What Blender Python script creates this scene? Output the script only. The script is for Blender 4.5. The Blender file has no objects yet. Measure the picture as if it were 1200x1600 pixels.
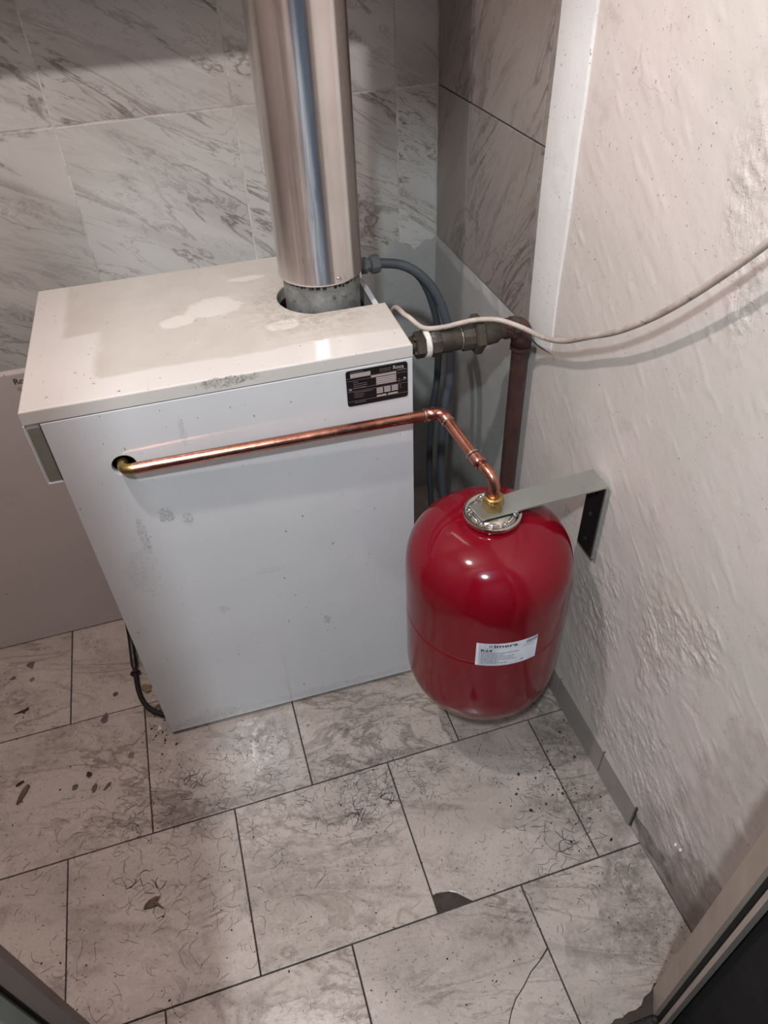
import bpy, bmesh, math, random
import numpy as np
from mathutils import Vector, Matrix, Euler
random.seed(7); rng = np.random.default_rng(7)
S = bpy.context.scene
COL = S.collection
pi = math.pi

# ------------------------------------------------------------------ camera, world, lights, exposure
cam = bpy.data.cameras.new('camera'); camo = bpy.data.objects.new('camera', cam); COL.objects.link(camo)
camo.location = (0.2504, -0.9350, 1.4045)
camo.rotation_mode = 'XYZ'; camo.rotation_euler = Euler((0.8380, 0.0353, -0.2988), 'XYZ')
cam.sensor_fit = 'VERTICAL'; cam.sensor_height = 24.0; cam.lens = 24.0 * 1130.6 / 1600.0
cam.clip_start = 0.01
S.camera = camo
w = bpy.data.worlds.new('world'); S.world = w; w.use_nodes = True
w.node_tree.nodes['Background'].inputs[0].default_value = (0.80, 0.83, 0.9, 1)
w.node_tree.nodes['Background'].inputs[1].default_value = 0.02

def point(name, loc, energy, colr, rad):
    l = bpy.data.lights.new(name, 'POINT'); l.energy = energy; l.color = colr; l.shadow_soft_size = rad
    o = bpy.data.objects.new(name, l); o.location = loc; COL.objects.link(o); return o
point('room_bulb', (0.0, -0.30, 2.0), 32.0, (1.0, 0.895, 0.875), 0.022)
point('corridor_lamp', (0.04, -1.2, 2.08), 68.0, (0.88, 0.96, 1.0), 0.04)
S.view_settings.view_transform = 'Standard'; S.view_settings.look = 'None'
S.view_settings.gamma = 1.0; S.view_settings.use_curve_mapping = False
S.view_settings.exposure = 0.31

# ------------------------------------------------------------------ material helpers
def lin(h):
    h = h.lstrip('#'); c = [int(h[i:i+2], 16)/255 for i in (0, 2, 4)]
    return tuple((x/12.92 if x <= 0.04045 else ((x+0.055)/1.055)**2.4) for x in c) + (1.0,)
class M:
    def __init__(s, name, rough=0.5, metal=0.0, colr=(0.5, 0.5, 0.5, 1), **kw):
        s.m = bpy.data.materials.new(name); s.m.use_nodes = True; s.nt = s.m.node_tree
        s.b = s.nt.nodes['Principled BSDF']
        s.set('Roughness', rough); s.set('Metallic', metal); s.set('Base Color', colr)
        for k, v in kw.items(): s.set(k.replace('_', ' '), v)
    def set(s, k, v):
        i = s.b.inputs[k]
        if isinstance(v, bpy.types.NodeSocket): s.nt.links.new(v, i)
        else: i.default_value = v
    def n(s, t, **ins):
        nd = s.nt.nodes.new(t)
        for k, v in ins.items(): s.put(nd, k, v)
        return nd
    def put(s, nd, k, v):
        i = nd.inputs[int(k[1:])] if k[0] == '_' else nd.inputs[k]
        if isinstance(v, bpy.types.NodeSocket): s.nt.links.new(v, i)
        else: i.default_value = v
    def obj(s): return s.n('ShaderNodeTexCoord').outputs['Object']
    def pos(s): return s.n('ShaderNodeNewGeometry').outputs['Position']
    def rand(s): return s.n('ShaderNodeObjectInfo').outputs['Random']
    def vm(s, op, a, b=None, sc=None):
        nd = s.n('ShaderNodeVectorMath'); nd.operation = op; s.put(nd, '_0', a)
        if b is not None: s.put(nd, '_1', b)
        if sc is not None: s.put(nd, 'Scale', sc)
        return nd.outputs['Value'] if op in ('LENGTH', 'DISTANCE', 'DOT_PRODUCT') else nd.outputs[0]
    def math(s, op, a, b=0.0, c=0.0, clamp=False):
        nd = s.n('ShaderNodeMath'); nd.operation = op; nd.use_clamp = clamp
        s.put(nd, '_0', a); s.put(nd, '_1', b); s.put(nd, '_2', c); return nd.outputs[0]
    def mapping(s, v, rot=(0, 0, 0), scale=(1, 1, 1), loc=(0, 0, 0)):
        nd = s.n('ShaderNodeMapping', Vector=v, Rotation=rot, Scale=scale, Location=loc); return nd.outputs[0]
    def noise(s, v, scale=5.0, detail=4.0, rough=0.5, dist=0.0, out='Fac'):
        nd = s.n('ShaderNodeTexNoise', Vector=v, Scale=scale, Detail=detail, Roughness=rough, Distortion=dist)
        return nd.outputs[0 if out == 'Fac' else 1]
    def mr(s, v, a, b, c=0.0, d=1.0, smooth=False):
        nd = s.n('ShaderNodeMapRange', Value=v)
        nd.interpolation_type = 'SMOOTHSTEP' if smooth else 'LINEAR'
        for i, x in zip((1, 2, 3, 4), (a, b, c, d)): nd.inputs[i].default_value = x
        return nd.outputs[0]
    def mix(s, f, a, b, mode='MIX'):
        nd = s.n('ShaderNodeMix'); nd.data_type = 'RGBA'; nd.blend_type = mode
        s.put(nd, '_0', f); s.put(nd, '_6', a); s.put(nd, '_7', b); return nd.outputs[2]
    def sep(s, v):
        return s.n('ShaderNodeSeparateXYZ', Vector=v).outputs
    def bump(s, h, strength=0.3, dist=0.002):
        s.set('Normal', s.n('ShaderNodeBump', Height=h, Strength=strength, Distance=dist).outputs[0])
    def blob(s, p, c, r, amp=0.5, nscale=20.0):
        """a stain of its own shape: soft ellipse at c with radii r, edge broken by noise"""
        q = s.vm('DIVIDE', s.vm('SUBTRACT', p, c), r)
        d = s.vm('LENGTH', q)
        d = s.math('ADD', d, s.math('MULTIPLY', s.math('SUBTRACT', s.noise(p, nscale, 4, 0.6), 0.5), amp*2))
        return s.mr(d, 0.75, 1.05, 1.0, 0.0, True)

def marble(name, base, base2, vein, rot, stretch, rough, seed, floor=False):
    m = M(name, rough, Specular_IOR_Level=0.6)
    r = m.rand()
    off = m.n('ShaderNodeCombineXYZ', X=m.math('MULTIPLY', r, 37.0), Y=m.math('MULTIPLY', r, 91.0), Z=m.math('MULTIPLY', r, 53.0)).outputs[0]
    p = m.vm('ADD', m.obj(), off)
    v = m.mapping(p, rot=rot, scale=(1, 1, 1)); v = m.vm('MULTIPLY', v, stretch)
    big = m.noise(v, 1.1, 3, 0.5, 0.4)
    n1 = m.noise(v, 2.0, 5, 0.6, 0.8)
    n2 = m.noise(m.vm('ADD', v, (9.1, 4.2, 2.0)), 3.2, 6, 0.62, 1.1)
    def ridge(n, wd): return m.mr(m.math('ABSOLUTE', m.math('SUBTRACT', n, 0.5)), 0.0, wd, 1.0, 0.0, True)
    gran = m.noise(p, 130.0, 3, 0.7)
    vv = m.math('MULTIPLY', ridge(n1, 0.030), m.mr(big, 0.40, 0.60, 0.05, 0.95))
    vv2 = m.math('MULTIPLY', ridge(n2, 0.016), m.mr(big, 0.36, 0.62, 0.0, 0.75))
    patch = m.math('MULTIPLY', m.mr(n1, 0.53, 0.63, 0.0, 1.0, True), m.mr(m.noise(v, 4.0, 4, 0.6, 0.5), 0.46, 0.64, 0.0, 1.0, True))
    patch = m.math('MULTIPLY', patch, m.mr(gran, 0.3, 0.62, 0.35, 0.9))
    soft = m.mr(m.noise(v, 1.6, 4, 0.55, 0.6), 0.42, 0.68, 0.0, 0.45, True)
    c = m.mix(big, base, base2)
    c = m.mix(m.math('MULTIPLY', soft, 0.55), c, vein)
    tot = m.math('MAXIMUM', m.math('MAXIMUM', vv, vv2), m.math('MULTIPLY', patch, 0.9))
    tot = m.math('MULTIPLY', tot, m.mr(gran, 0.25, 0.6, 0.55, 1.0))
    c = m.mix(m.math('MULTIPLY', tot, 0.95 if not floor else 0.72), c, vein)
    if floor:
        g = m.pos()
        d1 = m.noise(g, 7.0, 5, 0.65, 0.3); d2 = m.noise(g, 60.0, 4, 0.75); d3 = m.noise(g, 190.0, 2, 0.6)
        grime = m.math('MULTIPLY', m.mr(d1, 0.45, 0.72, 0.0, 1.0, True), m.mr(d2, 0.42, 0.68, 0.1, 1.0))
        c = m.mix(m.math('MULTIPLY', grime, 0.8), c, lin('#4f473f'))
        sp = m.math('MULTIPLY', m.mr(d3, 0.63, 0.68, 0.0, 1.0), m.mr(d1, 0.35, 0.6, 0.1, 1.0))
        c = m.mix(m.math('MULTIPLY', sp, 0.8), c, lin('#2c2622'))
        for (cx, cy, rx, ry, a) in ((0.80, -0.36, 0.055, 0.20, .75), (0.72, -0.40, 0.07, 0.05, .6), (0.70, -0.62, 0.09, 0.035, .8), (0.05, -0.14, 0.16, 0.05, .45),
                                  (0.40, -0.21, 0.13, 0.06, .5), (0.20, -0.35, 0.10, 0.07, .4), (-0.02, 0.06, 0.05, 0.09, .6), (0.16, -0.01, 0.09, 0.03, .5), (0.80,-0.60,0.07,0.12,.55)):
            b = m.blob(g, (cx, cy, 0), (rx*1.25, ry*1.25, 1), 1.5, 30.0)
            c = m.mix(m.math('MULTIPLY', m.math('MULTIPLY', b, m.mr(d2, 0.35, 0.62, 0.1, 1.0)), a*0.55), c, lin('#4a443d'))
        m.set('Roughness', m.mr(d2, 0.3, 0.7, rough - 0.03, rough + 0.25))
        m.bump(m.math('ADD', m.noise(p, 45, 4, 0.6), m.math('MULTIPLY', d3, 0.4)), 0.16, 0.001)
    else:
        m.bump(m.noise(p, 30, 3, 0.5), 0.06, 0.001)
    m.set('Base Color', c)
    return m.m

FT = marble('floor_tile_marble', lin('#b8aea6'), lin('#a79c93'), lin('#5f544b'), (0, 0, 0.30), (1.5, 4.2, 3.0), 0.13, 1, True)
WT = marble('wall_tile_marble', lin('#c6c6c2'), lin('#bab9b5'), lin('#736a63'), (0, -0.55, 0), (1.5, 3.0, 6.0), 0.24, 2)
WTR = marble('shaded_side_wall_tile_marble', lin('#938b85'), lin('#867d77'), lin('#574e49'), (0.95, 0, 0), (3.0, 1.6, 7.0), 0.32, 3)  # shade put into the colour: darker than the back wall tiles

def simple(name, colr, rough=0.5, metal=0.0, var=0.12, nscale=18.0, bump=0.0, **kw):
    m = M(name, rough, metal, **kw)
    n = m.noise(m.obj(), nscale, 4, 0.6)
    d = tuple(x*(1-var*1.6) for x in colr[:3])+(1,); l = tuple(min(1, x*(1+var)) for x in colr[:3])+(1,)
    m.set('Base Color', m.mix(m.mr(n, 0.3, 0.7), d, l))
    m.set('Roughness', m.mr(m.noise(m.obj(), nscale*2.3, 3, 0.6), 0.3, 0.7, max(0.02, rough*0.8), min(1, rough*1.25)))
    if bump: m.bump(m.noise(m.obj(), nscale*6, 4, 0.6), bump, 0.001)
    return m.m

def grout_mat(name, c1, c2):
    m = M(name, 0.9); p = m.pos()
    c = m.mix(m.mr(m.noise(p, 22, 4, 0.6), 0.35, 0.65), c1, c2)
    c = m.mix(m.mr(m.noise(p, 160, 3, 0.7), 0.5, 0.7, 0, 0.6), c, tuple(x*0.45 for x in c1[:3])+(1,))
    m.set('Base Color', c); m.bump(m.noise(p, 140, 4, 0.7), 0.6, 0.002); return m.m
MORTAR = grout_mat('floor_mortar', lin('#443a33'), lin('#332b26'))
WGROUT = grout_mat('wall_grout', lin('#d0cec9'), lin('#a8a49d'))
RUBBLE = grout_mat('dark_concrete', lin('#3a342e'), lin('#231f1b'))

def plaster(name, base, alt, dirt=True, rough=0.62):
    m = M(name, rough); p = m.pos()
    c = m.mix(m.mr(m.noise(p, 4.0, 4, 0.55, 0.4), 0.36, 0.64, 0, 1, True), base, alt)
    c = m.mix(m.mr(m.noise(p, 15.0, 5, 0.65), 0.55, 0.75, 0, 0.35, True), c, lin('#a5978f'))
    c = m.mix(m.mr(m.noise(p, 210.0, 2, 0.5), 0.70, 0.735, 0, 0.75), c, lin('#57504b'))
    if dirt:
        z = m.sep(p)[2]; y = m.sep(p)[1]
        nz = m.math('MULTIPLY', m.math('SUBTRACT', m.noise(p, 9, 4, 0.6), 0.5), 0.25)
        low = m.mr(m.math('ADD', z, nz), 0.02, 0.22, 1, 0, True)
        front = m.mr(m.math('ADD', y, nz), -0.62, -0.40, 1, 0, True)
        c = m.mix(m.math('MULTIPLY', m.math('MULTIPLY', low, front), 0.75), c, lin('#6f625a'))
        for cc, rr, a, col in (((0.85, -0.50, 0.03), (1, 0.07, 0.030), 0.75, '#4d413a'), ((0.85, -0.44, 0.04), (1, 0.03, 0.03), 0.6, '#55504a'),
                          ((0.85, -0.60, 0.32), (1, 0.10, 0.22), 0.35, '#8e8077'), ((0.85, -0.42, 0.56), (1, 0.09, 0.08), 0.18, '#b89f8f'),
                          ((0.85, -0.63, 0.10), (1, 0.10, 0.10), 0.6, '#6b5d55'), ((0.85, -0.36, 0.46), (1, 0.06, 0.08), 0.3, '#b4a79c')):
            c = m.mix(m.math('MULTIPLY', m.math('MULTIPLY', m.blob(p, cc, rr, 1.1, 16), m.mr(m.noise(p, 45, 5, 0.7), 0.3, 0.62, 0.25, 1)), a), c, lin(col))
        cr = m.n('ShaderNodeTexVoronoi', Vector=m.vm('ADD', p, m.vm('SCALE', m.noise(p, 25, 3, 0.6, out='Color'), sc=0.05)), Scale=9.0)
        cr.feature = 'DISTANCE_TO_EDGE'
        crack = m.math('MULTIPLY', m.mr(cr.outputs['Distance'], 0.0, 0.012, 1, 0), m.mr(m.noise(p, 7.0, 2, 0.5), 0.64, 0.70, 0, 0.35))
        c = m.mix(crack, c, lin('#6a5f58'))
    m.set('Base Color', c)
    fine = m.noise(m.vm('MULTIPLY', p, (1, 1, 0.6)), 170, 4, 0.7, 0.4)
    if dirt:
        fine = m.math('MULTIPLY', fine, m.math('ADD', m.math('MULTIPLY', m.n('ShaderNodeAttribute').outputs['Fac'], 3.5), 0.12))
        [nd for nd in m.nt.nodes if nd.type == 'ATTRIBUTE'][0].attribute_name = 'roughness_mask'
    else: fine = m.math('MULTIPLY', fine, 0.2)
    m.bump(m.math('ADD', fine, m.math('ADD', m.math('MULTIPLY', m.noise(p, 60, 5, 0.65), 0.5), m.math('MULTIPLY', m.noise(p, 14, 4, 0.6), 1.0))), 0.45, 0.002)
    return m.m
PL = plaster('rough_plaster', lin('#cfc6c1'), lin('#c6c1ba'))
PLD = plaster('shade_grey_plaster', lin('#a6a8a7'), lin('#9b9c9a'), False)  # plaster below the tiles, darkened in its colour to stand for shade
STRIP = plaster('smooth_white_plaster', lin('#d8d7d5'), lin('#d0cfcd'), False, 0.5)
PAINT = plaster('pink_wall_paint', lin('#9c9490'), lin('#928a86'), False)
CORR = plaster('corridor_paint', lin('#5d6b80'), lin('#525f74'), False)
CEIL = plaster('ceiling_paint', lin('#a9a19c'), lin('#a09893'), False)

# ------------------------------------------------------------------ object helpers
def link(o, parent=None):
    COL.objects.link(o)
    if parent is not None: o.parent = parent
    return o
def obj(name, bm, mat, parent=None, smooth=None, loc=None, label=None):
    """bm in world coordinates (or local ones when loc is given); re-expressed in the parent's frame"""
    me = bpy.data.meshes.new(name)
    bmesh.ops.recalc_face_normals(bm, faces=bm.faces[:])
    bm.to_mesh(me); bm.free()
    o = bpy.data.objects.new(name, me); link(o)
    mats = mat if isinstance(mat, (list, tuple)) else [mat]
    for x in mats: me.materials.append(x)
    if smooth is not None:
        me.polygons.foreach_set('use_smooth', [True]*len(me.polygons))
        if smooth < 180: me.set_sharp_from_angle(angle=math.radians(smooth))
    if loc is not None: o.location = loc
    if parent is not None:
        o.parent = parent
        if loc is None: me.transform(MW[parent.name].inverted())
    MW[o.name] = MW[parent.name] if (parent is not None and loc is None) else Matrix.Translation(loc) if loc is not None else Matrix.Identity(4)
    if label: o['label'] = label
    return o
MW = {}
def thing(name, label, cat, loc=(0, 0, 0), rz=0.0, group=None):
    o = bpy.data.objects.new(name, None); COL.objects.link(o); o.empty_display_size = 0.05
    o.location = loc; o.rotation_euler = (0, 0, rz)
    MW[o.name] = Matrix.Translation(loc) @ Matrix.Rotation(rz, 4, 'Z')
    return tag(o, label, cat, group)
def tag(o, label, cat, group=None):
    o['label'] = label; o['category'] = cat
    if group: o['group'] = group
    return o
def structure(o): o['kind'] = 'structure'; return o

def bm_new(): return bmesh.new()
def box(bm, a, b, bev=0.0):
    x0, y0, z0 = a; x1, y1, z1 = b
    vs = [bm.verts.new(p) for p in ((x0,y0,z0),(x1,y0,z0),(x1,y1,z0),(x0,y1,z0),(x0,y0,z1),(x1,y0,z1),(x1,y1,z1),(x0,y1,z1))]
    fs = [bm.faces.new([vs[i] for i in q]) for q in ((3,2,1,0),(4,5,6,7),(0,1,5,4),(1,2,6,5),(2,3,7,6),(3,0,4,7))]
    if bev: bmesh.ops.bevel(bm, geom=list({e for f in fs for e in f.edges}), offset=bev, segments=2, affect='EDGES', profile=0.5)
    return bm
def prism(bm, poly, z0, z1, bev=0.0, M4=None, holes=()):
    """polygon (x,y) extruded z0..z1; bev rounds the top rim"""
    loops = [poly]+list(holes); edges = []; 
    top = []
    for lp in loops:
        vs = [bm.verts.new((x, y, z1)) for x, y in lp]; top.append(vs)
        edges += [bm.edges.new((vs[i], vs[(i+1) % len(vs)])) for i in range(len(vs))]
    if holes:
        r = bmesh.ops.triangle_fill(bm, edges=edges, use_beauty=True); faces = [g for g in r['geom'] if isinstance(g, bmesh.types.BMFace)]
    else: faces = [bm.faces.new(top[0])]
    r = bmesh.ops.extrude_face_region(bm, geom=faces)
    nv = [g for g in r['geom'] if isinstance(g, bmesh.types.BMVert)]
    for v in nv: v.co.z = z0
    allv = [v for lp in top for v in lp]+nv
    if bev:
        es = [e for e in edges if e.is_valid]
        rb = bmesh.ops.bevel(bm, geom=es, offset=bev, segments=2, affect='EDGES', profile=0.5)
        allv = list({v for v in allv if v.is_valid} | {v for v in rb['verts'] if v.is_valid})
    if M4 is not None: bmesh.ops.transform(bm, matrix=M4, verts=[v for v in allv if v.is_valid])
    return bm
def frame(d):
    d = Vector(d).normalized(); a = Vector((0, 0, 1)) if abs(d.z) < 0.9 else Vector((1, 0, 0))
    u = d.cross(a).normalized(); return u, d.cross(u).normalized(), d
def fillet(pts, r, n=7):
    P = [Vector(p) for p in pts]; out = [P[0]]
    for i in range(1, len(P)-1):
        a = (P[i-1]-P[i]); b = (P[i+1]-P[i]); rr = min(r, a.length*0.49, b.length*0.49)
        A = P[i]+a.normalized()*rr; B = P[i]+b.normalized()*rr
        for k in range(n+1):
            t = k/n; out.append(A*(1-t)**2+P[i]*2*t*(1-t)+B*t*t)
    out.append(P[-1]); return out
def spline(pts, n=10):
    P = [Vector(p) for p in pts]; P = [P[0]*2-P[1]]+P+[P[-1]*2-P[-2]]; out = []
    for i in range(1, len(P)-2):
        for k in range(n):
            t = k/n; a, b, c, d = P[i-1:i+3]
            out.append(0.5*((2*b)+(c-a)*t+(2*a-5*b+4*c-d)*t*t+(-a+3*b-3*c+d)*t**3))
    out.append(P[-2]); return out
def tube(bm, path, r, seg=16, cap=True, rs=None):
    path = [Vector(p) for p in path]; N = len(path); rings = []
    u = None
    for i, p in enumerate(path):
        d = (path[min(i+1, N-1)]-path[max(i-1, 0)]).normalized()
        if u is None: u = frame(d)[0]
        u = (u-d*u.dot(d)).normalized(); v = d.cross(u)
        R = rs[i] if rs else r
        rings.append([bm.verts.new(p+(u*math.cos(2*pi*k/seg)+v*math.sin(2*pi*k/seg))*R) for k in range(seg)])
    for a, b in zip(rings, rings[1:]):
        for k in range(seg): bm.faces.new((a[k], a[(k+1) % seg], b[(k+1) % seg], b[k]))
    if cap: bm.faces.new(rings[0][::-1]); bm.faces.new(rings[-1])
    return bm
def lathe(bm, o, d, prof, seg=48, phase=0.0):
    """prof: list of (radius, distance along d)"""
    u, v, d = frame(d); o = Vector(o); rings = []
    for r, t in prof:
        if r < 1e-6: rings.append([bm.verts.new(o+d*t)])
        else: rings.append([bm.verts.new(o+d*t+(u*math.cos(2*pi*k/seg+phase)+v*math.sin(2*pi*k/seg+phase))*r) for k in range(seg)])
    for a, b in zip(rings, rings[1:]):
        for k in range(seg):
            k2 = (k+1) % seg
            if len(a) == 1 and len(b) == 1: continue
            if len(a) == 1: bm.faces.new((a[0], b[k2], b[k]))
            elif len(b) == 1: bm.faces.new((a[k], a[k2], b[0]))
            else: bm.faces.new((a[k], a[k2], b[k2], b[k]))
    if len(rings[0]) > 1: bm.faces.new(rings[0][::-1])
    if len(rings[-1]) > 1: bm.faces.new(rings[-1])
    return bm
def text_bm(txt, size, M4, bold=0.0, ex=0.0):
    cu = bpy.data.curves.new('lettering', 'FONT'); cu.body = txt; cu.size = size; cu.offset = bold; cu.extrude = ex; cu.resolution_u = 3
    to = bpy.data.objects.new('lettering_source', cu); COL.objects.link(to)
    dg = bpy.context.evaluated_depsgraph_get(); me = bpy.data.meshes.new_from_object(to.evaluated_get(dg))
    bm = bmesh.new(); bm.from_mesh(me); bmesh.ops.transform(bm, matrix=M4, verts=bm.verts[:])
    bpy.data.objects.remove(to); bpy.data.meshes.remove(me); bpy.data.curves.remove(cu); return bm
def merge(dst, src):
    me = bpy.data.meshes.new('temp'); src.to_mesh(me); src.free(); dst.from_mesh(me); bpy.data.meshes.remove(me); return dst

# ------------------------------------------------------------------ the floor, tile by tile
XW, XWT, YB = 0.848, 0.842, 0.651          # plaster plane, tile plane of right wall, back wall plane
TA, TB, TX, TY = 0.3217, 0.3085, -0.0443, -0.1796
FX0, FX1, FY0, FY1 = -0.72, 0.846, -0.735, 0.66
bm = bm_new(); box(bm, (FX0-.1, FY0, -0.08), (FX1+.1, FY1+.1, -0.0045))
floor = structure(obj('floor', bm, MORTAR))
G = 0.0013                                   # half joint
full = {}
def tile_obj(poly, k):
    xs = [p[0] for p in poly]; ys = [p[1] for p in poly]; cx, cy = sum(xs)/len(xs), sum(ys)/len(ys)
    bm = bm_new(); prism(bm, [(x-cx, y-cy) for x, y in poly], -0.009, 0.0, 0.0011)
    o = obj('tile', bm, FT, loc=(cx, cy, random.uniform(-0.0004, 0.0004)), smooth=None)
    o.parent = floor; return o
def clip(x0, x1, y0, y1): return max(x0, FX0), min(x1, FX1), max(y0, FY0), min(y1, FY1)
for j in range(-2, 3):
    off = 0.0 if j % 2 == 0 else 0.5*TA
    y0, y1 = TY+j*TB, TY+(j+1)*TB
    for k in range(-4, 5):
        x0 = TX+off+k*TA; x1 = x0+TA
        a, b, c, d = clip(x0+G, x1-G, y0+G, y1-G)
        if b-a < 0.012 or d-c < 0.012: continue
        if j == -1 and abs(x0-0.438) < 0.02:      # corner broken off
            poly = [(0.505, c), (b, c), (b, d), (a, d), (a, -0.4555), (0.447, -0.4545), (0.458, -0.4560), (0.470, -0.4585), (0.482, -0.4650), (0.493, -0.4755)]
            tile_obj(poly, 0); continue
        if j == -2 and abs(x0-0.277) < 0.02:      # cracked in two
            cr = [(b, -0.597), (0.577, -0.611), (0.556, -0.621), (0.535, -0.637), (0.514, -0.650), (0.500, -0.664), (0.488, -0.680), (0.470, c)]
            g = 0.0005
            tile_obj([(a, c)]+[(x-g*0.6, y+g) for x, y in cr[::-1]]+[(b, d), (a, d)], 1)
            tile_obj([(0.472, c), (b, c), (b, -0.599)]+[(x+g*0.6, y-g) for x, y in cr[1:-1]], 2)
            continue
        if j == -2 and abs(x0-0.599) < 0.02:      # broken away at the threshold
            edge = [(a, c), (0.630, c), (0.642, -0.730), (0.655, -0.7235), (0.668, -0.7255), (0.680, -0.7215), (0.694, -0.7225), (0.706, -0.7195), (0.716, -0.711), (0.731, -0.7075), (0.742, -0.699), (0.755, -0.701), (b, -0.695), (b, d), (a, d)]
            tile_obj(edge, 3); continue
        key = (round(b-a, 4), round(d-c, 4))
        if key in full:
            o = full[key].copy(); COL.objects.link(o); o.location = ((a+b)/2, (c+d)/2, random.uniform(-0.0004, 0.0004)); o.parent = floor
        else:
            full[key] = tile_obj([(a, c), (b, c), (b, d), (a, d)], 0)
# threshold outside: dark broken concrete
bm = bm_new()
nx, ny = 40, 24; gx = np.linspace(-0.6, 1.1, nx); gy = np.linspace(-2.3, -0.66, ny)
vs = [[bm.verts.new((x, y, -0.016+random.uniform(-.004, .004) if y < -0.76 else -0.022+random.uniform(-.003, .006))) for y in gy] for x in gx]
for i in range(nx-1):
    for k in range(ny-1): bm.faces.new((vs[i][k], vs[i+1][k], vs[i+1][k+1], vs[i][k+1]))
structure(obj('floor_corridor', bm, RUBBLE, smooth=180))

# ------------------------------------------------------------------ walls
def wall_tile(parent, mat, plane, u0, u1, z0, z1):
    """plane 'y': back wall facing -Y; 'x': right wall facing -X"""
    cu, cz = (u0+u1)/2, (z0+z1)/2; hu, hz = (u1-u0)/2-.0015, (z1-z0)/2-.0015
    bm = bm_new(); prism(bm, [(-hu, -hz), (hu, -hz), (hu, hz), (-hu, hz)], -0.007, 0.0, 0.001)
    if plane == 'y': R = Matrix(((1,0,0,0),(0,0,-1,0),(0,1,0,0),(0,0,0,1))); loc = (cu, YB, cz)
    else: R = Matrix(((0,0,-1,0),(1,0,0,0),(0,1,0,0),(0,0,0,1))); loc = (XWT, cu, cz)
    bmesh.ops.transform(bm, matrix=R, verts=bm.verts[:])
    o = obj('tile', bm, mat, loc=loc); o.parent = parent; return o
bm = bm_new(); box(bm, (-0.85, YB+0.0005, -0.08), (1.0, YB+0.1, 2.4))
wb = structure(obj('wall_back', bm, WGROUT))
WX, WW, WZ, WH = 0.0875, 0.3326, 1.061, 0.50
xs = [WX+k*WW for k in range(-3, 3)]+[XWT]
for zi in (-2, -1, 0, 1, 2):
    z0, z1 = WZ+zi*WH, WZ+(zi+1)*WH
    for a, b in zip(xs, xs[1:]):
        a_ = max(a, -0.75); zz = max(z0, 0.0)
        if b > 0.45 and z0 < 0.7:
            if z1 < 0.8: continue
            zz = 0.735
        if zz < min(z1, 2.36): wall_tile(wb, WT, 'y', a_, b, zz, min(z1, 2.36))
# lower patch of rough plaster in the corner behind the boiler
bm = bm_new(); n1, n2 = 30, 50
def ptop(i): return 0.742+0.012*math.sin(i*0.9)+0.008*math.sin(i*2.3+1)
P = [[bm.verts.new((0.42+(XWT+0.003-0.42)*i/n1, YB-0.0016+random.uniform(-.0008, .0008)+(0.0022 if k == n2 else 0), ptop(i)*k/n2)) for k in range(n2+1)] for i in range(n1+1)]
for i in range(n1):
    for k in range(n2): bm.faces.new((P[i][k], P[i+1][k], P[i+1][k+1], P[i][k+1]))
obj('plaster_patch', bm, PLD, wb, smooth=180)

# right wall: plaster sheet with real trowel relief
def vnoise(y, z, s, seed):
    r = np.random.default_rng(seed); T = r.random((256, 256)); Y = y*s; Z = z*s
    i = np.floor(Y).astype(int); j = np.floor(Z).astype(int); f = Y-i; g = Z-j; f = f*f*(3-2*f); g = g*g*(3-2*g)
    q = lambda a, b: T[a % 256, b % 256]
    return (q(i,j)*(1-f)+q(i+1,j)*f)*(1-g)+(q(i,j+1)*(1-f)+q(i+1,j+1)*f)*g-0.5
def fbm(y, z, s, o, seed):
    t = 0; a = 1.0
    for k in range(o): t = t+vnoise(y+7.3*k, z+3.1*k, s, seed+k)*a; s *= 2.03; a *= 0.55
    return t
ys = np.concatenate([np.linspace(-0.705, -0.665, 10), np.linspace(-0.662, 0.0, 300), np.linspace(0.004, 0.16, 40), np.linspace(0.165, YB, 110)])
zs = np.concatenate([np.linspace(-0.02, 0.70, 320), np.linspace(0.704, 1.36, 170), np.linspace(1.40, 2.4, 12)])
Y, Z = np.meshgrid(ys, zs, indexing='ij')
def reg(cy, cz, ry, rz, rot=0.0):
    c, s = math.cos(rot), math.sin(rot); a = ((Y-cy)*c+(Z-cz)*s)/ry; b = (-(Y-cy)*s+(Z-cz)*c)/rz
    return np.clip(1.4-np.sqrt(a*a+b*b)+0.9*fbm(Y, Z, 22, 3, 40), 0, 1)
rough = np.zeros_like(Y)
for r_ in ((-0.36, 0.47, 0.07, 0.10, 0.3), (-0.42, 0.55, 0.05, 0.05, 0), (-0.40, 0.22, 0.05, 0.11, 0.5), (-0.47, 0.15, 0.06, 0.10, 0.6), (-0.22, 0.36, 0.07, 0.10, 0.2),
           (-0.28, 1.15, 0.035, 0.10, 0), (-0.32, 1.05, 0.03, 0.06, 0), (-0.31, 0.14, 0.10, 0.06, 0), (-0.56, 0.15, 0.06, 0.08, 0), (-0.20, 0.20, 0.06, 0.06, 0)):
    rough = np.maximum(rough, reg(*r_))
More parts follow.
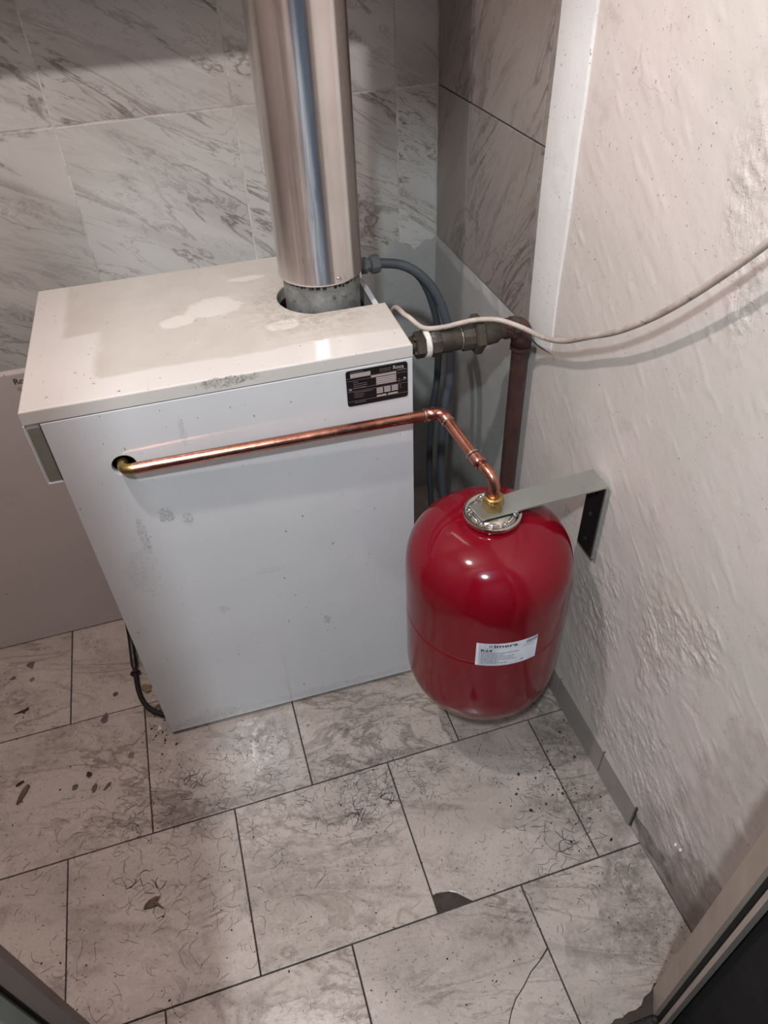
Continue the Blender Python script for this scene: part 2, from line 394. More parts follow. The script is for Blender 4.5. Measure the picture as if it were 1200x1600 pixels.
# trowel strokes run up and toward the room: stretch noise along a slanted direction
U = Y*0.80+Z*0.60; V = -Y*0.60+Z*0.80
st = fbm(U*0.35, V, 26, 4, 11)
grit = fbm(Y, Z, 75, 3, 21); ridge = np.abs(fbm(U*0.5, V, 40, 3, 31)); ridge = np.clip(0.12-ridge, 0, 1)/0.12
grit2 = fbm(Y+grit*0.01, Z+st*0.008, 150, 2, 71); flakes = np.clip(fbm(U*0.45, V, 85, 3, 91)*6, -0.6, 1)
d = 0.0007*st+0.003*fbm(Y, Z, 3.0, 2, 5)+rough*(0.0011*grit+0.0010*grit2+0.0005*ridge*ridge+0.0008*flakes)
step = np.clip((0.12*fbm(Y, Z, 30, 3, 61)-(Y+0.36)*1.0-(Z-0.30)*0.25)*30, 0, 1)*0.0010*np.clip((0.55-Z)*8, 0, 1)   # edge of a later, thinner coat
d = d+step*np.clip((0.0-Y)*8, 0, 1)
dab = np.clip((fbm(U*0.55, V*1.5, 24, 2, 131)-0.50)*6, 0, 1)*np.clip((1.2-Z)*4, 0, 1)*np.clip((0.10-Y)*20, 0, 1)
d = d+0.0012*dab+0.0005*np.clip((fbm(U*0.3, V, 55, 2, 141)-0.28)*5, 0, 1)
# irregular bottom and the part behind the tiles
d = np.where((Y > 0.16), 0.0008*fbm(Y, Z, 20, 3, 70)+(-0.004+0.0114*np.clip((0.752+0.022*fbm(Y, Z, 14, 4, 77)-Z)*28+0.5, 0, 1)), d)
sel = (Y <= 0.16)&(Y > 0.05); d = np.where(sel, d*np.clip((0.16-Y)/0.10, 0.15, 1), d)
X = XW-d
bm = bm_new(); V_ = [[bm.verts.new((X[i, j], ys[i], zs[j])) for j in range(len(zs))] for i in range(len(ys))]
for i in range(len(ys)-1):
    for j in range(len(zs)-1): bm.faces.new((V_[i][j], V_[i][j+1], V_[i+1][j+1], V_[i+1][j]))
box(bm, (XW+0.012, -0.705, -0.08), (XW+0.10, YB+0.1, 2.4))
me = bpy.data.meshes.new('wall_right'); bm.to_mesh(me); bm.free()
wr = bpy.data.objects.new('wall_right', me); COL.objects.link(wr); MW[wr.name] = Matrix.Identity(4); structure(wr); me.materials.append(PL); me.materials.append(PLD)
ny_, nz_ = len(ys), len(zs)
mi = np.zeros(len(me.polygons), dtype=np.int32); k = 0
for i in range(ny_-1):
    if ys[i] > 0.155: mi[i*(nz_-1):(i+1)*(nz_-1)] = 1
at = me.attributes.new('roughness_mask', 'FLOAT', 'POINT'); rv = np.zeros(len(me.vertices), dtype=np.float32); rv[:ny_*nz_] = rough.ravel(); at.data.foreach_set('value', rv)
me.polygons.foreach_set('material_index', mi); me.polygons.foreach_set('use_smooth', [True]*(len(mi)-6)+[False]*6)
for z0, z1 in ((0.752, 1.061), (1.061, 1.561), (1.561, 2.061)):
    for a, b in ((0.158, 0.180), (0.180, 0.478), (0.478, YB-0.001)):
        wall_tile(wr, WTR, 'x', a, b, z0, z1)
# smooth white strip of filler along the edge of the tiling
bm = bm_new(); n = 60
for k in range(n):
    pass
prof = []
for k in range(n+1):
    z = 0.745+1.6*k/n; wob = 0.0016*math.sin(z*9)+0.001*math.sin(z*31)
    fade = min(1, max(0, (z-0.745)/0.06))
    prof.append((z, 0.157+0.002*math.sin(z*14), 0.0735+wob, 0.0045*fade+0.0004))
rows = []
for z, ya, yb, t in prof:
    rows.append([bm.verts.new(p) for p in ((XW+0.004, ya+0.003, z), (XWT-0.0012-t*0.6, ya, z), (XWT-0.0018-t*0.8, (ya+yb)/2, z), (XW-0.001-t*0.4, yb+0.004, z), (XW+0.004, yb, z))])
for a, b in zip(rows, rows[1:]):
    for i in range(4): bm.faces.new((a[i], a[i+1], b[i+1], b[i]))
obj('plaster_strip', bm, STRIP, wr, smooth=40)

# left wall, front wall with the doorway, ceiling, corridor
bm = bm_new(); box(bm, (-0.85, -0.74, -0.08), (-0.74, YB+0.1, 2.4)); structure(obj('wall_left', bm, PAINT))
bm = bm_new(); box(bm, (-0.85, -0.745, -0.06), (0.024, -0.705, 2.4)); box(bm, (0.745, -0.745, -0.06), (0.96, -0.705, 2.4)); box(bm, (0.024, -0.745, 1.80), (0.745, -0.705, 2.4))
structure(obj('wall_front', bm, PAINT))
bm = bm_new(); box(bm, (-0.85, -0.76, 2.38), (1.0, YB+0.1, 2.45)); structure(obj('ceiling', bm, CEIL))
bm = bm_new(); box(bm, (-0.75, 0.44, 1.335), (XWT, YB-0.001, 2.385)); structure(obj('bulb_light_blocker', bm, CEIL))  # unseen box, added to keep the room bulb off the upper back wall
bm = bm_new(); box(bm, (-0.75, -2.4, -0.08), (1.5, -2.3, 2.6)); structure(obj('wall_corridor', bm, CORR))
bm = bm_new(); box(bm, (-0.75, -2.4, 2.5), (1.5, -0.76, 2.6)); structure(obj('ceiling_corridor', bm, CORR))

# baseboard of grey tiles on the right
GREYTILE = simple('grey_baseboard_tile', lin('#95908a'), 0.5, var=0.08, nscale=9, bump=0.05)
bm = bm_new(); box(bm, (0.8450, -0.455, 0.0), (0.86, 0.64, 0.070))
bb = structure(obj('baseboard_right', bm, MORTAR))
for a, b in ((-0.452, -0.338), (-0.335, -0.155), (-0.152, 0.12), (0.123, 0.40), (0.403, 0.640)):
    bm = bm_new(); box(bm, (0.8405, a, 0.001), (0.849, b, 0.078+random.uniform(-.002, .002)), 0.0012); obj('tile', bm, GREYTILE, bb)
# lump of grime where the baseboard stops
# door frame on both sides, and the dark door leaf
FRAME = simple('beige_frame_paint', lin('#a4978b'), 0.5, var=0.10, nscale=7)
FRAMED = simple('brown_frame_paint', lin('#6f5d55'), 0.5, var=0.10, nscale=7)
FRAMEG = simple('green_grey_frame_paint', lin('#7c8077'), 0.5, var=0.10, nscale=7)
DARKDOOR = simple('dark_brown_door', lin('#120e0d'), 0.8, var=0.2, nscale=6)
d1 = bpy.data.objects.new('door_1', None); COL.objects.link(d1); d1.location = (0.72, -0.74, 0); MW[d1.name] = Matrix.Translation((0.72, -0.74, 0)); structure(d1)
def post(poly, mat, name, z1=1.80, z0=-0.01):
    bm = bm_new(); prism(bm, poly, z0, z1, 0); return obj(name, bm, mat, d1)
post([(0.737, -0.704), (0.7165, -0.737), (0.726, -0.7425), (0.748, -0.709)], FRAME, 'frame_post', z0=0.0)
post([(0.7135, -0.752), (0.731, -0.752), (0.731, -0.758), (0.7135, -0.758)], FRAME, 'frame_post', z0=0.0)
post([(0.722, -0.741), (0.75, -0.741), (0.75, -0.752), (0.722, -0.752)], DARKDOOR, 'frame_rebate')
post([(0.036, -0.70), (0.054, -0.715), (0.054, -0.722), (0.036, -0.722), (0.02, -0.715), (0.02, -0.70)], FRAMED, 'frame_post')
post([(0.026, -0.728), (0.0365, -0.722), (0.040, -0.728), (0.0365, -0.738), (0.026, -0.738)], FRAMEG, 'frame_bead')
post([(-0.02, -0.745), (0.0268, -0.734), (0.0268, -0.75), (-0.02, -0.75)], DARKDOOR, 'frame_rebate')
bm = bm_new(); box(bm, (0.7315, -1.50, 0.0), (0.772, -0.759, 1.79), 0.002); obj('door_leaf', bm, DARKDOOR, d1)

# ------------------------------------------------------------------ boiler
def enamel(name, base, spots=(), lid=False, rough=0.115):
    m = M(name, rough, Specular_IOR_Level=0.7); p = m.obj()
    c = m.mix(m.mr(m.noise(p, 5, 3, 0.5), 0.35, 0.65), base, tuple(x*0.955 for x in base[:3])+(1,))
    n = m.noise(p, 55, 5, 0.7); big = m.noise(p, 9, 3, 0.6)
    c = m.mix(m.math('MULTIPLY', m.mr(n, 0.60, 0.78, 0, 1), m.mr(big, 0.5, 0.7, 0, 0.35)), c, lin('#7d7468'))
    c = m.mix(m.mr(m.noise(m.vm('MULTIPLY', p, (1, 1, 0.6)), 120, 2, 0.5), 0.715, 0.74, 0, 0.7), c, lin('#5a524a'))
    for cc, rr, a, col in spots:
        b = m.math('MULTIPLY', m.blob(p, cc, rr, 0.8, 70), m.mr(m.noise(p, 90, 3, 0.7), 0.35, 0.6, 0.2, 1))
        c = m.mix(m.math('MULTIPLY', m.math('MULTIPLY', b, m.mr(m.noise(p, 240, 3, 0.7), 0.4, 0.6, 0.1, 1)), a*0.95), c, lin(col))
    if lid:
        s = m.sep(p)
        nz = m.math('MULTIPLY', m.math('SUBTRACT', m.noise(p, 12, 4, 0.6), 0.5), 0.035)
        x = m.math('ADD', s[0], nz); y = m.math('ADD', s[1], nz)
        a1 = m.math('MULTIPLY', m.mr(x, 0.045, 0.06, 0, 1, True), m.mr(y, 0.20, 0.215, 0, 1, True))
        a2 = m.math('MULTIPLY', m.mr(x, 0.095, 0.115, 0, 1, True), m.mr(y, 0.052, 0.062, 0, 1, True))
        dust = m.math('MAXIMUM', a1, a2)
        dn = m.mr(m.noise(p, 16, 5, 0.62), 0.3, 0.7, 0.65, 1.0)
        c = m.mix(m.math('MULTIPLY', m.math('MULTIPLY', dust, dn), 0.66), c, lin('#a29b90'))
        for cc, rr in (((0.30, 0.235, 0.85), (0.050, 0.04, 1)), ((0.235, 0.20, 0.85), (0.03, 0.022, 1)), ((0.365, 0.33, 0.85), (0.035, 0.012, 1)), ((0.40, 0.13, 0.85), (0.03, 0.02, 1))):
            c = m.mix(m.math('MULTIPLY', m.blob(p, cc, rr, 0.5, 26), 0.62), c, lin('#d2d0cb'))
        near = m.mr(m.vm('LENGTH', m.vm('SUBTRACT', p, (0.46, 0.19, 0.85))), 0.05, 0.16, 1, 0, True)
        c = m.mix(m.math('MULTIPLY', near, m.mr(m.noise(p, 60, 5, 0.75, 0.4), 0.42, 0.68, 0, 0.75)), c, lin('#84796a'))
        c = m.mix(m.mr(m.noise(m.vm('MULTIPLY', p, (1, 2.2, 1)), 75, 4, 0.7), 0.69, 0.73, 0, 0.6), c, lin('#4b443c'))
        m.set('Roughness', m.mr(dust, 0, 1, rough, 0.6))
    m.set('Base Color', c); m.bump(m.math('ADD', m.noise(p, 14, 3, 0.5), m.math('MULTIPLY', m.noise(p, 260, 2, 0.5), 0.12)), 0.06, 0.001)
    return m.m
ENF = enamel('white_enamel_front', lin('#cdcfd1'), [
    ((0.150, 0, 0.615), (0.012, 1, 0.020), .75, '#6a6864'), ((0.182, 0, 0.598), (0.012, 1, 0.014), .6, '#72706c'), ((0.105, 0, 0.58), (0.008, 1, 0.045), .6, '#77736d'),
    ((0.085, 0, 0.50), (0.03, 1, 0.06), .3, '#8d8a84'), ((0.21, 0, 0.77), (0.006, 1, 0.03), .5, '#807d78'), ((0.30, 0, 0.435), (0.03, 1, 0.008), .3, '#8d8a84'), ((0.39, 0, 0.26), (0.008, 1, 0.014), .7, '#6c6964'),
    ((0.20, 0, 0.36), (0.01, 1, 0.01), .5, '#84817c'), ((0.3, 0, 0.03), (0.28, 1, 0.012), .35, '#8e8474'), ((0.12, 0, 0.03), (0.09, 1, 0.03), .45, '#8c7d69')])
ENL = enamel('white_enamel_lid', lin('#cbc8c3'), [((0.29, 0.0, 0.842), (0.05, 0.004, 0.010), .9, '#5f584a')], True)
DARKIN = simple('dark_interior', lin('#1b1a19'), 0.8, var=0.3)
CTRL = simple('grey_green_plastic', lin('#75766c'), 0.5, var=0.06, nscale=6)
BW, BD, BH = 0.5784, 0.4096, 0.85
boiler = thing('boiler', 'white floor-standing boiler with dusty lid, black data plate and copper pipe along its side', 'boiler', (-0.0097, 0.0269, 0), -0.0205)
BM = MW[boiler.name]
def bobj(name, bm, mat, parent=None, smooth=None, label=None):
    bmesh.ops.transform(bm, matrix=BM, verts=bm.verts[:]); return obj(name, bm, mat, parent or boiler, smooth, label=label)
FX, FY = 0.4853, 0.2231                     # flue axis in boiler frame
arc = [(FX+0.0795*math.cos(t), FY+0.0765*math.sin(t)) for t in np.linspace(math.radians(242), math.radians(112), 20)]
lidpoly = [(0, 0), (BW, 0), (BW, 0.152)]+[(0.456, 0.152)]+arc+[(0.458, BD), (0, BD)]
bm = bm_new(); prism(bm, lidpoly, 0.8285, BH, 0.0022); bobj('lid', bm, ENL)
# side panel facing the room, with its round hole
hx, hz, hr = 0.1135, 0.7285, 0.0185
hole = [(hx+hr*math.cos(t), hz+hr*math.sin(t)) for t in np.linspace(0, 2*pi, 32, endpoint=False)]
bm = bm_new(); prism(bm, [(0.0215, 0.012), (BW, 0.012), (BW, 0.8262), (0.0215, 0.8262)], -0.010, 0.0, 0.0012, Matrix(((1,0,0,0),(0,0,-1,0),(0,1,0,0),(0,0,0,1))), [hole])
bobj('side_panel', bm, ENF)
bm = bm_new(); box(bm, (BW-0.008, 0.0105, 0.012), (BW, BD, 0.845 if False else 0.8262)); bobj('rear_panel', bm, ENF)
bm = bm_new(); box(bm, (BW-0.012, 0.156, 0.8262), (BW-0.004, BD, 0.831)); bobj('panel_flange', bm, ENF)
bm = bm_new(); box(bm, (0.0215, 0.0105, 0.012), (0.0295, BD, 0.8262)); bobj('door_side_panel', bm, ENF)
bm = bm_new(); box(bm, (0.0295, BD-0.008, 0.012), (BW-0.008, BD, 0.80)); bobj('back_panel', bm, ENF)
bm = bm_new(); box(bm, (0.03, 0.055, 0.70), (BW-0.0085, BD-0.0085, 0.79)); box(bm, (0.06, 0.055, 0.03), (BW-0.03, BD-0.03, 0.70)); bobj('heat_exchanger', bm, DARKIN)
bm = bm_new(); box(bm, (0.03, 0.02, 0.0), (BW-0.012, BD-0.03, 0.013)); bobj('plinth', bm, DARKIN)
# control strip at the left edge
bm = bm_new(); box(bm, (0.0, 0.002, 0.722), (0.0215, BD-0.005, 0.8262)); bobj('control_housing', bm, ENF)
bm = bm_new(); box(bm, (0.0022, 0.0005, 0.7245), (0.0207, 0.0022, 0.8215), 0.0004); bobj('control_end_cap', bm, CTRL, label='grey-green plastic end cap of the control panel')
bm = bm_new(); box(bm, (-0.0015, -0.0005, 0.720), (0.0005, 0.004, 0.8262)); box(bm, (-0.0015, -0.0005, 0.720), (0.0215, 0.004, 0.7222)); bobj('control_trim', bm, ENF)
bm = bm_new(); box(bm, (0.0207, -0.0003, 0.724), (0.0217, 0.0022, 0.8262)); bobj('panel_gap', bm, DARKIN)
# black data plate
def rrect(w_, h_, r, n=5):
    out = []
    for cx, cy, a in ((w_/2-r, h_/2-r, 0), (-w_/2+r, h_/2-r, 90), (-w_/2+r, -h_/2+r, 180), (w_/2-r, -h_/2+r, 270)):
        for k in range(n+1): t = math.radians(a+90*k/n); out.append((cx+r*math.cos(t), cy+r*math.sin(t)))
    return out
PLX, PLZ, PW, PH = 0.5195, 0.7905, 0.100, 0.064
def PMAT(y): return Matrix(((1,0,0,PLX),(0,0,-1,-y),(0,1,0,PLZ),(0,0,0,1)))
BLACK = simple('black_anodised_plate', lin('#191618'), 0.35, var=0.15)
PRINT = simple('grey_plate_print', lin('#a79b98'), 0.5, var=0.05)
PRINTD = simple('dim_plate_print', lin('#6f6664'), 0.5, var=0.05)
STEEL = simple('bright_steel', lin('#c9c9c7'), 0.22, 1.0, var=0.1, nscale=40)
bm = bm_new(); prism(bm, rrect(PW, PH, 0.0045), 0.0, 0.0012, 0, PMAT(0.0)); plate = bobj('data_plate', bm, BLACK, label='black metal data plate with grey printed rows')
def prect(bm, x0, z0, x1, z1): prism(bm, [(x0, z0), (x1, z0), (x1, z1), (x0, z1)], 0.0012, 0.0014, 0, PMAT(0.0))
bm = bm_new()
for z in (0.0185, 0.0140, 0.0035 - 0.004, -0.0055, -0.0235): prect(bm, -0.0485, z, 0.0485, z+0.0005)
bobj('printed_line', bm, PRINTD, plate)
bm = bm_new(); prect(bm, -0.043, 0.0195, -0.0105, 0.0265)
prect(bm, -0.010, 0.0145, 0.031, 0.0178)
for r in range(4): prect(bm, -0.002, 0.0100-r*0.0036, 0.031, 0.0128-r*0.0036)
for cx in (-0.002, 0.0105, 0.023):
    for r in range(3): prect(bm, cx, -0.0092-r*0.0036, cx+0.0105, -0.0064-r*0.0036)
prect(bm, -0.002, -0.0225, 0.014, -0.0195); prect(bm, 0.0165, -0.0225, 0.033, -0.0195)
bobj('printed_box', bm, PRINT, plate)
bm = bm_new()
for x0, z, L in ((-0.0385, 0.0105, 0.009), (-0.0385, 0.0070, 0.022), (-0.0385, 0.0035, 0.022), (-0.0385, 0.0000, 0.020), (-0.0385, -0.0085, 0.030), (-0.0385, -0.0125, 0.016), (-0.0385, -0.0165, 0.015), (-0.0385, -0.0268, 0.018),
                 (0.0045, 0.0255, 0.018), (0.0045, 0.0222, 0.018), (-0.043, 0.0282, 0.022), (0.034, 0.0025, 0.004), (0.034, -0.0015, 0.004), (0.036, -0.0085, 0.004), (0.036, -0.0125, 0.004), (0.0345, 0.0195, 0.012)):
    x = x0
    while x < x0+L-0.0012:
        l = min(random.uniform(0.001, 0.0034), x0+L-x); prect(bm, x, z, x+l, z+0.0011); x += l+0.0006
o = bobj('small_print', bm, PRINTD, plate); o['kind'] = 'stuff'
bobj('brand_lettering', text_bm('Roca', 0.0088, PMAT(0.0014) @ Matrix.Translation((0.0258, 0.0225, 0)), 0.0002), PRINT, plate)
for sx, sz in ((-0.0445, -0.0020), (0.0445, 0.0025)):
    bm = bm_new(); v = BM @ Vector((PLX+sx, -0.0012, PLZ+sz)); lathe(bm, v, BM.to_3x3() @ Vector((0, -1, 0)), [(0.0026, 0), (0.0026, 0.0006), (0.0016, 0.0014), (0, 0.0016)], 14); obj('screw', bm, STEEL, plate, 40)

# ------------------------------------------------------------------ flue pipe
fw = BM @ Vector((FX, FY, 0)); fx, fy = fw.x, fw.y
m = M('polished_flue_steel', 0.16, 1.0); p = m.obj()
sx = m.noise(m.vm('MULTIPLY', p, (1, 1, 0.03)), 90, 4, 0.6)
c = m.mix(m.mr(m.noise(p, 7, 3, 0.5), 0.35, 0.65), lin('#e2dedb'), lin('#d2ccc8'))
c = m.mix(m.mr(m.noise(m.vm('MULTIPLY', p, (1, 1, 0.25)), 60, 4, 0.7), 0.62, 0.75, 0, 0.4), c, lin('#7e756f'))
m.set('Base Color', c); m.set('Roughness', m.mr(sx, 0.3, 0.7, 0.16, 0.30)); m.bump(sx, 0.04, 0.0006)
tg = m.n('ShaderNodeTangent'); tg.direction_type = 'RADIAL'; tg.axis = 'Z'; m.set('Tangent', tg.outputs[0]); m.set('Anisotropic', 0.75); m.set('Anisotropic Rotation', 0.25)
FLUE = m.m
m = M('galvanised_collar', 0.55, 0.35); p = m.obj()
c = m.mix(m.mr(m.noise(p, 40, 5, 0.7), 0.35, 0.65), lin('#8b8d8b'), lin('#6a6c6a'))
c = m.mix(m.mr(m.noise(p, 75, 3, 0.6), 0.60, 0.68, 0, 0.7), c, lin('#3b3937'))
m.set('Base Color', c); COLLAR = m.m
SOOT = simple('soot', lin('#232120'), 0.9, var=0.3)
flue = thing('flue_pipe', 'shiny stainless steel flue pipe rising from the white boiler through a galvanised collar', 'flue', (fx, fy, 0.79))
FR, CR, FZ = 0.0707, 0.0650, 0.893
bm = bm_new(); lathe(bm, (fx, fy, FZ), (0, 0, 1), [(FR-0.002, 0), (FR+0.0006, 0.0), (FR+0.0008, 0.003), (FR, 0.005), (FR, 0.72), (FR+0.001, 0.722), (FR+0.001, 0.75), (FR, 0.752), (FR, 1.487)], 72)
obj('steel_pipe', bm, FLUE, flue, 40)
bm = bm_new(); lathe(bm, (fx, fy, 0.7905), (0, 0, 1), [(CR, 0), (CR, 0.09), (CR-0.001, 0.112)], 64); collar = obj('collar', bm, COLLAR, flue, 40, label='dull galvanised collar with soot spots')
def on_cyl(bm, ang, z, w_, h_, R_, t=0.0006):
    n = 4; a0 = ang-w_/2/R_
    q = [[bm.verts.new((fx+(R_+t)*math.cos(a0+w_/R_*i/n), fy+(R_+t)*math.sin(a0+w_/R_*i/n), z+zz)) for zz in (0, h_)] for i in range(n+1)]
    for a, b in zip(q, q[1:]): bm.faces.new((a[0], b[0], b[1], a[1]))
bm = bm_new(); an = -165
while an < -30:
    w_ = random.uniform(.002, .007); 
    if random.random() < .72: on_cyl(bm, math.radians(an), FZ-0.004-random.uniform(.002, .006), w_, random.uniform(.003, .006), CR-0.0004)
    an += math.degrees(w_/CR)+random.uniform(1, 4)
o = obj('soot_mark', bm, SOOT, collar); o['kind'] = 'stuff'
def screw_at(ang, z, R_):
    c_, s_ = math.cos(ang), math.sin(ang); bm = bm_new()
    lathe(bm, (fx+R_*c_, fy+R_*s_, z), (c_, s_, 0), [(0.0042, -.0005), (0.0042, 0.0006), (0.0032, 0.0018), (0.0012, 0.0022), (0.001, 0.0012), (0, 0.0012)], 18); return bm
obj('screw', screw_at(math.radians(-77), FZ+0.0085, FR), STEEL, flue, 40)
obj('screw', screw_at(math.radians(12), FZ+0.0085, FR), STEEL, flue, 40)
bm = bm_new()
a_ = math.radians(-18); box(bm, (-0.0008, -0.004, -0.02), (0.0008, 0.004, 0.014)); bmesh.ops.transform(bm, matrix=Matrix.Translation((fx+(CR+.0035)*math.cos(a_), fy+(CR+.0035)*math.sin(a_), FZ+0.004)) @ Matrix.Rotation(a_, 4, 'Z'), verts=bm.verts[:])
obj('strap_end', bm, STEEL, flue)

# ------------------------------------------------------------------ loose front panel leaning on the tiles
PANEL_SHADED = enamel('shade_dimmed_enamel_panel', lin('#b9b0ac'), [((0.10, 0, 0.45), (0.05, 1, 0.03), .25, '#8d827c')], rough=0.42)  # white enamel in shade: the dimming is put into the base colour
panel = thing('boiler_door_panel', 'white enamelled metal panel, greyed for shade, standing behind the left side of the boiler', 'panel', (-0.31, 0.402, 0.0))
tilt = 0.0
bm = bm_new(); box(bm, (-0.62, 0.402, 0.003), (-0.005, 0.420, 0.7165), 0.0018); obj('sheet', bm, PANEL_SHADED, panel)
bm = bm_new(); box(bm, (-0.60, 0.408, 0.0), (-0.02, 0.436, 0.012)); obj('bottom_lip', bm, DARKIN, panel)
bm = bm_new(); box(bm, (-0.60, 0.4202, 0.012), (-0.012, 0.436, 0.70)); obj('rear_stiffener', bm, PANEL_SHADED, panel)
INK = simple('dark_ink', lin('#2a2524'), 0.6, var=0.1)
TM = Matrix(((1,0,0,0),(0,0,-1,0.4017),(0,1,0,0),(0,0,0,1)))
obj('brand_lettering', merge(text_bm('Roca', 0.0165, TM @ Matrix.Translation((-0.0945, 0.6945, 0)), 0.0003), text_bm('GA', 0.0095, TM @ Matrix.Translation((-0.0925, 0.6805, 0)))), INK, panel)

# ------------------------------------------------------------------ red expansion tank
AX, AY, TR = 0.640, -0.162, 0.1400
m = M('red_gloss_paint', 0.10, 0.0, Specular_IOR_Level=0.38); p = m.obj()
m.set('Base Color', m.mix(m.mr(m.noise(p, 5, 3, 0.5), 0.35, 0.65), lin('#7a0a1c'), lin('#6d0818')))
m.bump(m.noise(p, 9, 2, 0.5), 0.05, 0.002); RED = m.m
tank = thing('expansion_tank', 'glossy red expansion tank hanging from a metal bracket beside the boiler', 'tank', (AX, AY, 0.185))
def cap(z_base, h, sgn, n=22, ex=0.80):
    return [(TR*math.sin(t)**ex, z_base+sgn*(h*abs(math.cos(t))**ex)) for t in np.linspace(0, pi/2, n)]
bot = [(r, z) for r, z in cap(0.295, 0.11, -1)]; top = cap(0.513, 0.11, 1)[::-1]
prof = bot+[(TR, 0.33), (TR, 0.40), (TR, 0.4155), (TR, 0.4170), (TR-0.0008, 0.4190), (TR-0.0012, 0.420), (TR-0.0008, 0.4210), (TR, 0.4230), (TR, 0.4245), (TR, 0.44), (TR, 0.48)]+top
bm = bm_new(); lathe(bm, (AX, AY, 0), (0, 0, 1), prof, 96); obj('shell', bm, RED, tank, 60)
CHROME = simple('zinc_chrome', lin('#d3d2cd'), 0.10, 1.0, var=0.05, nscale=25)
ZINC = simple('satin_zinc', lin('#b4b9b4'), 0.32, 0.85, var=0.06, nscale=14)
bm = bm_new(); z0 = 0.6270
lathe(bm, (AX, AY, z0), (0, 0, 1), [(0.036, -0.012), (0.040, -0.004), (0.0465, -0.001), (0.0475, 0.003), (0.0465, 0.0065), (0.0435, 0.0075), (0.0405, 0.006), (0.0385, 0.003), (0.034, 0.0028), (0.031, 0.0055), (0.026, 0.0075), (0.018, 0.0075), (0.012, 0.0095), (0.0115, 0.020), (0, 0.020)], 64)
flange = obj('flange', bm, CHROME, tank, 50, label='bright zinc flange ring with bolts')
for k in range(6):
    a = math.radians(60*k-82)
    bm = bm_new(); c0 = (AX+0.0365*math.cos(a), AY+0.0365*math.sin(a), z0+0.0028)
    lathe(bm, c0, (0, 0, 1), [(0.0052, 0), (0.0052, 0.0035), (0.0046, 0.0042), (0, 0.0042)], 6, a)
    lathe(bm, c0, (0, 0, 1), [(0.003, 0.0042), (0.003, 0.0068), (0.0024, 0.0074), (0, 0.0074)], 12); obj('bolt', bm, CHROME, flange, 35)
for k in range(6):                                     # pressed pockets between the bolts
    a = math.radians(60*k-52); bm = bm_new(); pth = [(AX+0.0335*math.cos(a+t), AY+0.0335*math.sin(a+t), z0+0.0045) for t in np.linspace(-0.30, 0.30, 9)]
    tube(bm, pth, 0.003, 8, True, [0.001, .0025, .0032, .0034, .0034, .0034, .0032, .0025, .001]); obj('pressed_rib', bm, CHROME, flange, 180)
# sticker, bent round the shell
SA, SZ, SW, SH = math.radians(-98.4), 0.4465, 0.1035, 0.0575
def bend(bm, h):
    for v in bm.verts:
        a = SA+v.co.x/TR; r = TR+h+v.co.z; z = SZ+v.co.y
        v.co = (AX+r*math.cos(a), AY+r*math.sin(a), z)
    return bm
m = M('white_sticker_paper', 0.4); m.set('Base Color', m.mix(m.mr(m.noise(m.obj(), 40, 2, 0.5), 0.3, 0.7), lin('#c9cdd6'), lin('#c1c5ce'))); PAPER = m.m
def grid(bm, x0, y0, x1, y1, nx=20):
    q = [[bm.verts.new((x0+(x1-x0)*i/nx, y, 0)) for y in (y0, y1)] for i in range(nx+1)]
    for a, b in zip(q, q[1:]): bm.faces.new((a[0], b[0], b[1], a[1]))
    return bm
bm = grid(bm_new(), -SW/2, -SH/2, SW/2, SH/2); bend(bm, 0.0002)
r_ = bmesh.ops.solidify(bm, geom=bm.faces[:], thickness=0.00015); sticker = obj('sticker', bm, PAPER, tank, 180, label='white paper label with black print')
INKB = simple('black_print', lin('#16161c'), 0.5, var=0.05); INKG = simple('grey_print', lin('#5b5d68'), 0.5, var=0.05); INKP = simple('pale_grey_print', lin('#9297a3'), 0.5, var=0.05)
obj('brand_lettering', bend(text_bm('imera', 0.0130, Matrix.Translation((-0.024, 0.0185, 0)) @ Matrix.Diagonal((1.32, 0.85, 1, 1)), 0.00026), 0.0004), INKB, sticker)
obj('model_lettering', bend(text_bm('R24', 0.0092, Matrix.Translation((-0.0445, 0.0080, 0)) @ Matrix.Diagonal((1.25, 0.85, 1, 1)), 0.00028), 0.0004), INKB, sticker)
bm = bm_new()
for k in range(3): grid(bm, -0.0315, 0.0195+k*0.0020, -0.0255, 0.0207+k*0.0020, 3)
obj('logo_mark', bend(bm, 0.0004), INKP, sticker)
bm = bm_new(); grid(bm, -0.049, 0.0165, 0.049, 0.0168); grid(bm, -0.0458, -0.025, -0.0455, 0.0062, 1); grid(bm, -0.0458, -0.0253, 0.018, -0.0250); grid(bm, -0.0458, 0.006, 0.018, 0.0063)
for r in range(7):
    x = -0.0435; xe = (0.018, -0.005, 0.012, 0.010, 0.015, -0.014, 0.0)[r]
    while x < xe:
        l = random.uniform(0.002, 0.006); grid(bm, x, 0.0030-r*0.0041, min(x+l, xe), 0.0044-r*0.0041, 2); x += l+0.0010
x = 0.026
while x < 0.047: l = random.uniform(.001, .004); grid(bm, x, 0.0120, x+l, 0.0132, 2); x += l+0.0008
o = obj('small_print', bend(bm, 0.0004), INKG, sticker); o['kind'] = 'stuff'
bm = bm_new(); x = 0.0305
while x < 0.0495:
    w_ = random.choice((.0003, .0005, .0008)); grid(bm, x, 0.0180, x+w_, 0.0255, 1); x += w_+random.choice((.0003, .0005))
obj('barcode', bend(bm, 0.0004), INKG, sticker)
obj('ce_mark', bend(text_bm('CE', 0.0050, Matrix.Translation((0.0225, -0.0225, 0)), 0.0001), 0.0004), INKB, sticker)

